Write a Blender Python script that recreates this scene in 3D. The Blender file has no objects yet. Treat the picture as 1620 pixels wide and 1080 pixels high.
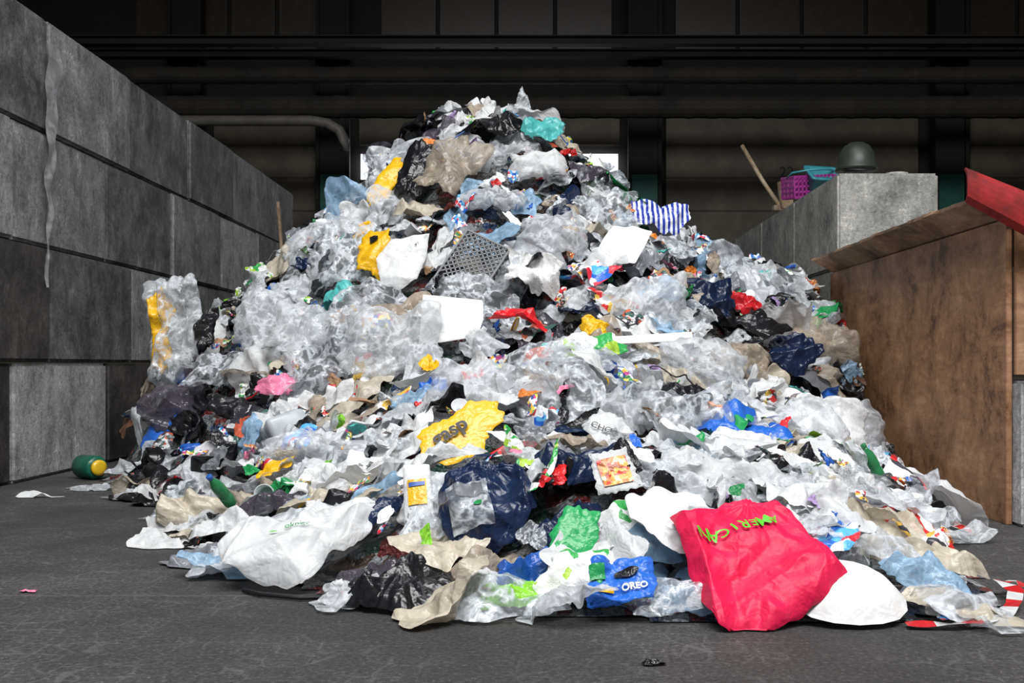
import bpy, bmesh, math, random
import numpy as np
from mathutils import Vector, Matrix, Quaternion
rg=np.random.default_rng(11); random.seed(11); rgh=np.random.default_rng(5)
SC=bpy.context.scene; COL=SC.collection
SC.view_settings.view_transform='Standard'
pi=math.pi
# ---------------- height field of the waste pile ----------------
XS=np.array([-3.5,-3.1,-2.8,-2.2,-1.6,-1.0,-.4,.2,.8,1.4,1.8,2.1,2.5])
YS=np.array([3.2,3.6,4.2,5,6,7,7.7,8.4,9.2,10,11.5,13,14.2])
HH=np.array([
[0,0,0,0,0,0,0,0,0,0,0,0,0],
[0,0,0,0,0,0,.08,.14,.2,.14,0,0,0],
[0,0,0,0,0,.12,.3,.36,.34,.24,.0,0,0],
[0,0,0,0,.03,.22,.38,.46,.44,.34,.12,.0,0],
[0,0,0,.0,.14,.38,.54,.64,.62,.48,.18,.0,0],
[0,0,0,.2,.66,1.02,1.1,1.12,1.0,.86,.56,.22,.0],
[0,.0,.22,.85,1.42,1.62,1.65,1.6,1.4,1.15,1.0,.8,.6],
[0,.0,.75,1.3,1.74,2.12,2.3,2.2,1.8,1.5,1.35,1.2,1.1],
[0,.2,.9,1.58,2.06,2.66,2.98,2.7,2.12,1.78,1.62,1.55,1.45],
[0,.2,.7,1.4,1.85,2.35,2.7,2.5,2.0,1.7,1.6,1.5,1.4],
[0,.2,.4,.9,1.2,1.5,1.7,1.6,1.3,1.1,.95,.9,.8],
[0,0,.1,.3,.4,.5,.55,.5,.4,.3,.25,.2,.1],
[0,0,0,0,0,0,0,0,0,0,0,0,0]])
GS=.07
gx=np.arange(-3.5,2.52,GS); gy=np.arange(3.2,14.2,GS)
def _bil(ax,ay,T,x,y):
    x=np.clip(x,ax[0],ax[-1]-1e-6); y=np.clip(y,ay[0],ay[-1]-1e-6)
    i=np.searchsorted(ax,x,side='right')-1; j=np.searchsorted(ay,y,side='right')-1
    i=np.clip(i,0,len(ax)-2); j=np.clip(j,0,len(ay)-2)
    fx=(x-ax[i])/(ax[i+1]-ax[i]); fy=(y-ay[j])/(ay[j+1]-ay[j])
    return (T[j,i]*(1-fx)*(1-fy)+T[j,i+1]*fx*(1-fy)+T[j+1,i]*(1-fx)*fy+T[j+1,i+1]*fx*fy)
GXX,GYY=np.meshgrid(gx,gy)
G=_bil(XS,YS,HH,GXX,GYY)
for _ in range(8):
    P=np.pad(G,1,mode='edge'); G=(P[:-2,1:-1]+P[2:,1:-1]+P[1:-1,:-2]+P[1:-1,2:]+G*2)/6
mask=np.clip(G*2,0,1)
for _ in range(150):
    cx=rgh.uniform(-3.2,2.4); cy=rgh.uniform(3.4,12); r=rgh.uniform(.15,.4); a=rgh.uniform(-.14,.14)*min(1,r*3.5)
    G=G+mask*a*np.exp(-((GXX-cx)**2+(GYY-cy)**2)/(r*r))
G=np.clip(G,0,None); GD=G.copy()
for _ in range(3):
    P=np.pad(GD,1,mode='edge'); GD=(P[:-2,1:-1]+P[2:,1:-1]+P[1:-1,:-2]+P[1:-1,2:]+GD*2)/6
GD=np.clip(GD-.05*(GYY<4.2),0,None)
def ph(x,y): return float(_bil(gx,gy,G,np.array([x]),np.array([y]))[0])
def pn(x,y,e=.12):
    dx=(ph(x+e,y)-ph(x-e,y))/(2*e); dy=(ph(x,y+e)-ph(x,y-e))/(2*e)
    return Vector((-dx,-dy,1)).normalized()
# ---------------- helpers ----------------
def newmat(name):
    m=bpy.data.materials.new(name); m.use_nodes=True; nt=m.node_tree; nt.nodes.clear()
    out=nt.nodes.new('ShaderNodeOutputMaterial'); return m,nt,out
def nd(nt,t,**k):
    n=nt.nodes.new(t)
    for a,b in k.items():
        if a in n.inputs: n.inputs[a].default_value=b
        else: setattr(n,a,b)
    return n
def L(nt,a,b): nt.links.new(a,b)
def c4(c): return (c[0],c[1],c[2],1)
def ramp(nt,stops,const=False):
    r=nt.nodes.new('ShaderNodeValToRGB'); e=r.color_ramp.elements
    if const: r.color_ramp.interpolation='CONSTANT'
    while len(e)<len(stops): e.new(.5)
    for el,(p,c) in zip(e,stops): el.position=p; el.color=c4(c)
    return r
def mixc(nt,fac,a,b,mode='MIX'):
    m=nt.nodes.new('ShaderNodeMix'); m.data_type='RGBA'; m.blend_type=mode
    for i,v in ((0,fac),(6,a),(7,b)):
        if hasattr(v,'links'): L(nt,v,m.inputs[i])
        elif isinstance(v,(int,float)): m.inputs[i].default_value=v
        else: m.inputs[i].default_value=c4(v)
    return m.outputs[2]
def math_(nt,op,a,b=0.0):
    m=nt.nodes.new('ShaderNodeMath'); m.operation=op
    for i,v in enumerate((a,b)):
        if hasattr(v,'links'): L(nt,v,m.inputs[i])
        else: m.inputs[i].default_value=v
    return m.outputs[0]
def film(name,col,rough=.34,clear=0,var=.12,palette=None,pscale=7,stripes=None,transl=0,bump=.15,vs=4,dirt=.72,spec=.5):
    m,nt,out=newmat(name)
    tc=nd(nt,'ShaderNodeTexCoord').outputs['Object']; oi=nd(nt,'ShaderNodeObjectInfo').outputs['Random']
    n1=nd(nt,'ShaderNodeTexNoise',Scale=float(vs),Detail=3.0,Roughness=.55,Distortion=.3); L(nt,tc,n1.inputs['Vector'])
    h=math_(nt,'ABSOLUTE',math_(nt,'SUBTRACT',n1.outputs['Fac'],.5))
    bp=nd(nt,'ShaderNodeBump',Strength=bump,Distance=.25); L(nt,h,bp.inputs['Height'])
    if palette:
        vc=nd(nt,'ShaderNodeTexVoronoi',feature='F1',distance='CHEBYCHEV',Scale=float(pscale))
        mp=nd(nt,'ShaderNodeVectorMath',operation='ADD'); L(nt,tc,mp.inputs[0])
        cb=nd(nt,'ShaderNodeCombineXYZ'); L(nt,math_(nt,'MULTIPLY',oi,37.0),cb.inputs[0]); L(nt,math_(nt,'MULTIPLY',oi,11.0),cb.inputs[1]); L(nt,cb.outputs[0],mp.inputs[1])
        L(nt,mp.outputs[0],vc.inputs['Vector'])
        sp=nd(nt,'ShaderNodeSeparateColor'); L(nt,vc.outputs['Color'],sp.inputs[0])
        r=ramp(nt,[(i/len(palette),p) for i,p in enumerate(palette)],True); L(nt,sp.outputs[0],r.inputs[0]); base=r.outputs[0]
    elif stripes:
        w=nd(nt,'ShaderNodeTexWave',Scale=float(stripes[0]),Distortion=.6); L(nt,tc,w.inputs['Vector'])
        r=ramp(nt,[(0,col),(.5,stripes[1])],True); L(nt,w.outputs['Fac'],r.inputs[0]); base=r.outputs[0]
    else:
        base=mixc(nt,n1.outputs['Fac'],col,tuple(c*dirt for c in col))
    hs=nd(nt,'ShaderNodeHueSaturation'); L(nt,base,hs.inputs['Color'])
    L(nt,math_(nt,'ADD',math_(nt,'MULTIPLY',oi,var*2),1-var),hs.inputs['Value'])
    p=nd(nt,'ShaderNodeBsdfPrincipled',Roughness=rough); p.inputs['Specular IOR Level'].default_value=spec; L(nt,hs.outputs[0],p.inputs['Base Color']); L(nt,bp.outputs[0],p.inputs['Normal'])
    sh=p.outputs[0]
    if transl:
        t=nd(nt,'ShaderNodeBsdfTranslucent'); L(nt,hs.outputs[0],t.inputs[0]); mx=nd(nt,'ShaderNodeMixShader',Fac=transl); L(nt,sh,mx.inputs[1]); L(nt,t.outputs[0],mx.inputs[2]); sh=mx.outputs[0]
    if clear:
        t=nd(nt,'ShaderNodeBsdfTransparent'); mx=nd(nt,'ShaderNodeMixShader')
        f=math_(nt,'MULTIPLY',math_(nt,'MINIMUM',math_(nt,'MULTIPLY',h,12.0),1.0),clear)
        L(nt,f,mx.inputs[0]); L(nt,sh,mx.inputs[1]); L(nt,t.outputs[0],mx.inputs[2]); sh=mx.outputs[0]
    L(nt,sh,out.inputs[0]); return m
def concrete(name,c1,c2,rough=.8,streak=.6):
    m,nt,out=newmat(name); tc=nd(nt,'ShaderNodeTexCoord').outputs['Object']; oi=nd(nt,'ShaderNodeObjectInfo').outputs['Random']
    ad=nd(nt,'ShaderNodeVectorMath',operation='ADD'); cb=nd(nt,'ShaderNodeCombineXYZ'); L(nt,math_(nt,'MULTIPLY',oi,50.0),cb.inputs[0]); L(nt,math_(nt,'MULTIPLY',oi,31.0),cb.inputs[1]); L(nt,tc,ad.inputs[0]); L(nt,cb.outputs[0],ad.inputs[1])
    v=ad.outputs[0]
    n1=nd(nt,'ShaderNodeTexNoise',Scale=2.6,Detail=10.0,Roughness=.8,Distortion=.2); L(nt,v,n1.inputs['Vector'])
    mp=nd(nt,'ShaderNodeMapping'); mp.inputs['Scale'].default_value=(4,4,1.4); L(nt,v,mp.inputs[0])
    n2=nd(nt,'ShaderNodeTexNoise',Scale=1.8,Detail=10.0,Roughness=.82); L(nt,mp.outputs[0],n2.inputs['Vector'])
    n3=nd(nt,'ShaderNodeTexNoise',Scale=34.0,Detail=5.0,Roughness=.8); L(nt,v,n3.inputs['Vector'])
    r1=ramp(nt,[(.36,tuple(c*.6 for c in c2)),(.44,c2),(.52,tuple((a+b)/2 for a,b in zip(c1,c2))),(.6,c1),(.67,tuple(c*1.6 for c in c1))]); L(nt,n1.outputs['Fac'],r1.inputs[0])
    r2=ramp(nt,[(.38,(.3,.29,.27)),(.48,(1,1,1)),(.58,(1.1,1.1,1.1)),(.64,(2.6,2.6,2.6))]); L(nt,n2.outputs['Fac'],r2.inputs[0])
    r3=ramp(nt,[(.3,(.3,.3,.3)),(.44,(.85,.85,.85)),(.6,(1.1,1.1,1.1)),(.72,(2.2,2.2,2.15))]); L(nt,n3.outputs['Fac'],r3.inputs[0])
    b=mixc(nt,.85,r1.outputs[0],r3.outputs[0],'MULTIPLY'); b=mixc(nt,streak,b,r2.outputs[0],'MULTIPLY')
    hs=nd(nt,'ShaderNodeHueSaturation'); L(nt,b,hs.inputs['Color']); L(nt,math_(nt,'ADD',math_(nt,'MULTIPLY',oi,.5),.75),hs.inputs['Value'])
    bp=nd(nt,'ShaderNodeBump',Strength=.6,Distance=.02); L(nt,n3.outputs['Fac'],bp.inputs['Height'])
    p=nd(nt,'ShaderNodeBsdfPrincipled',Roughness=rough); L(nt,hs.outputs[0],p.inputs['Base Color']); L(nt,bp.outputs[0],p.inputs['Normal'])
    L(nt,p.outputs[0],out.inputs[0]); return m
def plain(name,col,rough=.5,metal=0,noisy=.35,scale=6,emis=0):
    m,nt,out=newmat(name); tc=nd(nt,'ShaderNodeTexCoord').outputs['Object']
    n1=nd(nt,'ShaderNodeTexNoise',Scale=float(scale),Detail=4.0,Roughness=.65); L(nt,tc,n1.inputs['Vector'])
    r=ramp(nt,[(.3,tuple(c*(1-noisy) for c in col)),(.65,col)]); L(nt,n1.outputs['Fac'],r.inputs[0])
    p=nd(nt,'ShaderNodeBsdfPrincipled',Roughness=rough,Metallic=metal); L(nt,r.outputs[0],p.inputs['Base Color'])
    if emis: p.inputs['Emission Color'].default_value=c4(col); p.inputs['Emission Strength'].default_value=emis
    L(nt,p.outputs[0],out.inputs[0]); return m
def wood(name,c1,c2,axis=(1,1,9),sc=2.0,dk=.26):
    m,nt,out=newmat(name); tc=nd(nt,'ShaderNodeTexCoord').outputs['Object']
    mp=nd(nt,'ShaderNodeMapping'); mp.inputs['Scale'].default_value=axis; L(nt,tc,mp.inputs[0])
    n1=nd(nt,'ShaderNodeTexNoise',Scale=sc,Detail=9.0,Roughness=.75,Distortion=.6); L(nt,mp.outputs[0],n1.inputs['Vector'])
    n2=nd(nt,'ShaderNodeTexNoise',Scale=2.6,Detail=10.0,Roughness=.8,Distortion=.3); L(nt,tc,n2.inputs['Vector'])
    r=ramp(nt,[(.34,c2),(.6,c1)]); L(nt,n1.outputs['Fac'],r.inputs[0])
    r2=ramp(nt,[(.38,(dk,dk*.85,dk*.75)),(.47,(.8,.74,.7)),(.56,(1.05,1.05,1.05)),(.64,(1.4,1.5,1.6))]); L(nt,n2.outputs['Fac'],r2.inputs[0])
    b=mixc(nt,.95,r.outputs[0],r2.outputs[0],'MULTIPLY')
    bp=nd(nt,'ShaderNodeBump',Strength=.3,Distance=.01); L(nt,n1.outputs['Fac'],bp.inputs['Height'])
    p=nd(nt,'ShaderNodeBsdfPrincipled',Roughness=.6); L(nt,b,p.inputs['Base Color']); L(nt,bp.outputs[0],p.inputs['Normal']); L(nt,p.outputs[0],out.inputs[0]); return m
def mesh(name,verts,faces,mats=(),smooth=False,midx=None):
    me=bpy.data.meshes.new(name); me.from_pydata([tuple(map(float,v)) for v in verts],[],[tuple(map(int,f)) for f in faces])
    for m in mats: me.materials.append(m)
    if smooth: me.polygons.foreach_set('use_smooth',[True]*len(me.polygons))
    if midx is not None: me.polygons.foreach_set('material_index',midx)
    me.update(); return me
def obj(name,me,label=None,cat=None,group=None,kind=None,loc=None,parent=None,rot=None):
    o=bpy.data.objects.new(name,me); COL.objects.link(o)
    if label: o['label']=label
    if cat: o['category']=cat
    if group: o['group']=group
    if kind: o['kind']=kind
    if loc is not None: o.location=loc
    if rot is not None: o.rotation_euler=rot
    if parent: o.parent=parent
    return o
def boxes(name,bxs,mats,bevel=0,midx=None):
    bm=bmesh.new()
    for i,b in enumerate(bxs):
        cx,cy,cz,sx,sy,sz=b[:6]
        r=bmesh.ops.create_cube(bm,size=1.0); M_=Matrix.Translation((cx,cy,cz))
        if len(b)>6: M_=M_@b[6]
        bmesh.ops.transform(bm,matrix=M_@Matrix.Diagonal((sx,sy,sz,1)),verts=r['verts'])
        if midx:
            for f in {f for v in r['verts'] for f in v.link_faces}: f.material_index=midx[i]
    if bevel: bmesh.ops.bevel(bm,geom=bm.edges[:],offset=bevel,segments=2,affect='EDGES')
    me=bpy.data.meshes.new(name); bm.to_mesh(me); bm.free()
    for m in mats: me.materials.append(m)
    return me
def lathe(name,prof,mats,seg=20):
    v=[];f=[]
    for r,z in prof:
        for k in range(seg):
            a=2*pi*k/seg; v.append((r*math.cos(a),r*math.sin(a),z))
    n=len(prof)
    for i in range(n-1):
        for k in range(seg):
            a=i*seg+k;b=i*seg+(k+1)%seg; f.append((a,b,b+seg,a+seg))
    f.append(tuple(range(seg))[::-1]); f.append(tuple((n-1)*seg+k for k in range(seg)))
    return mesh(name,v,f,mats,True)
def loft(name,rings,mats,q=5,smooth=True):
    v=[];f=[];m=4*q
    for hw,hd,z,cr in rings:
        for c,(sx,sy) in enumerate(((1,1),(-1,1),(-1,-1),(1,-1))):
            for k in range(q):
                a=pi/2*c+pi/2*k/(q-1); v.append((sx*(hw-cr)+cr*math.cos(a),sy*(hd-cr)+cr*math.sin(a),z))
    for i in range(len(rings)-1):
        for k in range(m):
            a=i*m+k;b=i*m+(k+1)%m; f.append((a,b,b+m,a+m))
    f.append(tuple(range(m))[::-1]); f.append(tuple((len(rings)-1)*m+k for k in range(m)))
    return mesh(name,v,f,mats,smooth)
def tube(name,pts,rad,mats,seg=10):
    pts=[Vector(p) for p in pts]; v=[];f=[]
    for i,p in enumerate(pts):
        t=(pts[min(i+1,len(pts)-1)]-pts[max(i-1,0)]).normalized(); q=t.to_track_quat('Z','Y')
        for k in range(seg):
            a=2*pi*k/seg; v.append(p+q@Vector((rad*math.cos(a),rad*math.sin(a),0)))
    for i in range(len(pts)-1):
        for k in range(seg):
            a=i*seg+k;b=i*seg+(k+1)%seg; f.append((a,b,b+seg,a+seg))
    f.append(tuple(range(seg))[::-1]); f.append(tuple((len(pts)-1)*seg+k for k in range(seg)))
    return mesh(name,v,f,mats,True)
def text_mesh(s,size,mat,sub=0,fat=0):
    cu=bpy.data.curves.new('t','FONT'); cu.body=s; cu.size=size; cu.align_x='CENTER'; cu.align_y='CENTER'; cu.offset=fat; cu.resolution_u=3
    ob=bpy.data.objects.new('t',cu); COL.objects.link(ob); dg=bpy.context.evaluated_depsgraph_get(); me=bpy.data.meshes.new_from_object(ob.evaluated_get(dg)); bpy.data.objects.remove(ob)
    if sub:
        bm=bmesh.new(); bm.from_mesh(me); bmesh.ops.triangulate(bm,faces=bm.faces[:])
        for _ in range(6):
            e=[e for e in bm.edges if e.calc_length()>sub]
            if not e: break
            bmesh.ops.subdivide_edges(bm,edges=e,cuts=1); bmesh.ops.triangulate(bm,faces=bm.faces[:])
        bm.to_mesh(me); bm.free()
    me.materials.clear(); me.materials.append(mat); return me
# ---------------- crumpled sheets ----------------
_gc={}
def dgrid(n):
    if n in _gc: return _gc[n]
    t=np.linspace(-1,1,n+1); a,b=np.meshgrid(t,t); a=a.ravel(); b=b.ravel()
    x=a*np.sqrt(1-b*b/2); y=b*np.sqrt(1-a*a/2); F=[]; r=np.random.default_rng(n)
    for j in range(n):
        for i in range(n):
            q=j*(n+1)+i; p0,p1,p2,p3=q,q+1,q+n+2,q+n+1
            if r.random()<.5: F+=[(p0,p1,p2),(p0,p2,p3)]
            else: F+=[(p0,p1,p3),(p1,p2,p3)]
    _gc[n]=(x,y,F); return _gc[n]
def crumple(X,Y,r,Ls=1.0,fine=1.0,big=1.0,mid=1.0):
    """sum of straight creases across the sheet plus many short local creases"""
    X=X/Ls; Y=Y/Ls; z=np.zeros_like(X)
    for i in range(9):
        t=r.uniform(0,2*pi); c=r.uniform(-.4,.4); z+=big*r.choice([-1,1])*.30*np.abs(X*np.cos(t)+Y*np.sin(t)-c)
    t0=r.uniform(0,2*pi)
    for i in range(9):   # long soft drape folds, roughly parallel
        t=t0+r.normal()*.4; c=r.uniform(-.5,.5); s=r.uniform(.03,.08); q=X*np.cos(t)+Y*np.sin(t)-c-.12*np.sin(3*(-X*np.sin(t)+Y*np.cos(t))+c*9)
        z+=.26*r.uniform(.5,1)*np.exp(-np.abs(q)/s)
    for cnt,s0,s1,a in ((24,.13,.28,.38*mid),(40,.06,.12,.2*fine)):
        for i in range(cnt):
            t=r.uniform(0,2*pi); cx,cy=r.uniform(-.5,.5,2); s=r.uniform(s0,s1); dx=X-cx; dy=Y-cy
            q=dx*np.cos(t)+dy*np.sin(t); l=-dx*np.sin(t)+dy*np.cos(t)
            z+=r.choice([-1,1])*a*np.exp(-(q*q*1.6+l*l*.45)/(s*s))*(1-np.abs(q)/s*1.1)
    return z-z.mean()
def outline_rand(th,r,square=.5,ears=1):
    R=np.ones_like(th)
    if r.random()<square:
        a=r.uniform(.5,1); p=5; c=np.abs(np.cos(th))**p+np.abs(np.sin(th)/a)**p; R=R/c**(1/p)
    for k in (2,3,4,5): R=R*(1+r.uniform(-.12,.12)*np.cos(k*th+r.uniform(0,6)))
    R=R*(1+.02*np.cos(9*th+r.uniform(0,6)))
    for _ in range(ears):
        t0=r.uniform(-pi,pi); d=np.angle(np.exp(1j*(th-t0))); R=R*(1+r.uniform(.1,.4)*np.exp(-(d/r.uniform(.2,.4))**2))
    return R
def unit_sheet(name,r,amp=.1,droop=.1,n=34,ears=1,square=.5,inpl=.05,fine=1,flat=.04,fold=1.0):
    x,y,F=dgrid(n); rr=np.hypot(x,y); th=np.arctan2(y,x); R=outline_rand(th,r,square,ears)*.5
    j=.25/n
    X=x*R+r.uniform(-j,j,len(x))*.5; Y=y*R+r.uniform(-j,j,len(x))*.5
    Z=crumple(X,Y,r,1,fine)*amp-droop*rr**2+amp*.01*r.normal(size=len(x))
    t=r.uniform(0,2*pi); q=X*np.cos(t)+Y*np.sin(t)-r.uniform(0,.2); ft=r.uniform(-1.1,1.1)*fold; k=np.clip(q,0,None)
    Z=Z+k*ft; X=X-np.cos(t)*k*abs(ft)*.35; Y=Y-np.sin(t)*k*abs(ft)*.35
    X=X+crumple(x,y,r,2,.3)*inpl; Y=Y+crumple(x,y,r,2,.3)*inpl
    return mesh(name,np.stack([X,Y,Z],1),F,[MWHITE],smooth=r.random()>flat)
def unit_bag(name,r,amp=.2,bulge=.12,n=34,ears=2):
    x,y,F=dgrid(n); rr=np.hypot(x,y); th=np.arctan2(y,x); R=outline_rand(th,r,.6,ears)*.46
    X=x*R; Y=y*R; dome=np.clip(1-rr**2.2,0,1)**.8; off=r.uniform(-.6,.6,2)
    kx,ky=r.uniform(-.5,.5,2); ka=np.arctan2(Y-ky,X-kx); kd=np.hypot(X-kx,Y-ky)
    rad=(np.abs(((ka*r.integers(4,8)/pi+r.uniform(0,2))%2)-1)-.5)*np.minimum(kd*1.5,.5)
    Z=bulge*dome*(1+off[0]*x+off[1]*y)+(crumple(X,Y,r,1,.5)*amp+rad*.14)*(.7+.3*dome)
    ip1=crumple(x,y,r,2,.3)*.05; ip2=crumple(x,y,r,2,.3)*.05
    Z2=Z-bulge*1.3*dome-.004
    V=np.concatenate([np.stack([X+ip1,Y+ip2,Z],1),np.stack([X+ip1,Y+ip2,Z2],1)]); m=len(x)
    F2=F+[(c+m,b+m,a+m) for a,b,c in F]
    return mesh(name,V,F2,[MWHITE],smooth=True)
# ---------------- materials ----------------
W=(.82,.83,.83)
MWHITE=film('white_film',W,dirt=.84,transl=.25,spec=.35,rough=.42)
M=dict(white=MWHITE,
 milky=film('milky_film',(.76,.79,.82),.27,clear=.48,transl=.3,dirt=.84,spec=.45),
 clear=film('clear_film',(.70,.74,.78),.17,clear=.76,bump=.15,dirt=.75,transl=.2,spec=.65),
 cream=film('cream_film',(.68,.61,.49),.3,clear=.15,transl=.2), beige=film('beige_film',(.50,.42,.33),.25,clear=.35,transl=.2),
 grey=film('grey_film',(.20,.21,.23),.3,var=.4), paleblue=film('pale_blue_film',(.36,.55,.74),.28,clear=.3,transl=.2),
 black=film('black_film',(.010,.010,.012),.27,var=.3), navy=film('navy_film',(.007,.018,.055),.32,var=.3),
 blue=film('blue_film',(.02,.13,.55),.33,var=.3), teal=film('teal_film',(.10,.50,.47),.3), green=film('green_film',(.02,.30,.09),.33,var=.3),
 red=film('red_film',(.62,.015,.02),.33,var=.25), crimson=film('crimson_film',(.80,.012,.08),.5,var=.01,bump=.12,dirt=.8,spec=.35), pink=film('pink_film',(.80,.22,.36),.3), yellow=film('yellow_film',(.90,.50,.01),.33,var=.05),
 orange=film('orange_film',(.75,.22,.03),.35), purple=film('lilac_film',(.42,.30,.55),.3), brown=film('brown_film',(.16,.07,.035),.5,var=.3),
 plum=film('plum_film',(.07,.06,.08),.2,clear=.25), lime=film('lime_film',(.25,.62,.04),.3),
 p_red=film('print_red_white',W,.3,palette=[(.8,.8,.8),(.62,.03,.03),(.8,.8,.8),(.7,.45,.08),(.05,.05,.06)],pscale=5),
 p_blue=film('print_blue_white',W,.3,palette=[(.8,.82,.84),(.02,.12,.5),(.8,.82,.84),(.1,.4,.7),(.6,.03,.05)],pscale=5),
 p_green=film('print_green_white',W,.3,palette=[(.8,.82,.8),(.04,.35,.08),(.75,.78,.7),(.35,.55,.05),(.8,.8,.8)],pscale=5),
 p_mix=film('print_mixed',W,.3,palette=[(.75,.4,.05),(.8,.8,.8),(.45,.05,.2),(.05,.1,.3),(.75,.6,.1),(.1,.3,.12)],pscale=6),
 p_dark=film('print_dark',W,.3,palette=[(.03,.03,.04),(.5,.1,.05),(.04,.04,.05),(.6,.6,.6),(.05,.12,.1)],pscale=6),
 p_food=film('print_food',W,.3,palette=[(.55,.18,.03),(.75,.35,.06),(.3,.07,.02),(.8,.6,.35),(.5,.04,.02)],pscale=14),
 stripe=film('blue_stripe',(.75,.78,.82),.35,stripes=(3.2,(.02,.04,.35)),var=.02),
 card=film('cardboard',(.34,.20,.11),.75,bump=.1,var=.25), paper=film('paper',(.80,.80,.78),.6,bump=.1,dirt=.85))
MOUND=film('mound_mix',W,.4,palette=[(.10,.11,.12),(.015,.015,.02),(.2,.21,.22),(.02,.04,.09),(.05,.03,.02),(.25,.25,.25),(.02,.05,.035),(.01,.01,.01),(.12,.02,.02),(.12,.12,.12)],pscale=13,vs=9,bump=1)  # waste colours darkened, painting in the shade of gaps between pieces
BC=[concrete('concrete_light',(.46,.46,.46),(.30,.30,.30)),concrete('concrete_mid',(.29,.29,.29),(.17,.17,.17)),
    concrete('concrete_dark',(.17,.168,.165),(.07,.068,.065),.6),concrete('concrete_brown_dark',(.075,.066,.06),(.022,.02,.018),.5),concrete('concrete_pale',(.40,.39,.36),(.24,.24,.22),streak=.3)]
INK=dict(green=plain('green_ink',(.10,.55,.03),.4,noisy=.05),dgreen=plain('dark_green_ink',(.02,.25,.07),.4,noisy=.05),black=plain('black_ink',(.008,.008,.008),.5,noisy=.05),white=plain('white_ink',(.75,.75,.75),.4,noisy=.05),blue=plain('blue_ink',(.03,.1,.4),.4,noisy=.05))
# ---------------- pile core ----------------
nx=len(gx); Zc=np.maximum(G-.10+mask*rg.uniform(-.035,.035,G.shape),.004)
verts=np.stack([np.clip(GXX,-3.46,2.29).ravel(),GYY.ravel(),Zc.ravel()],1)
faces=[(j*nx+i,j*nx+i+1,(j+1)*nx+i+1,(j+1)*nx+i) for j in range(len(gy)-1) for i in range(nx-1) if G[j:j+2,i:i+2].max()>.11 and gx[i]<2.29]
obj('waste_heap',mesh('waste_heap',verts,faces,[MOUND]),'dense heap of mixed plastic packaging waste on asphalt','waste heap',kind='stuff')
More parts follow.
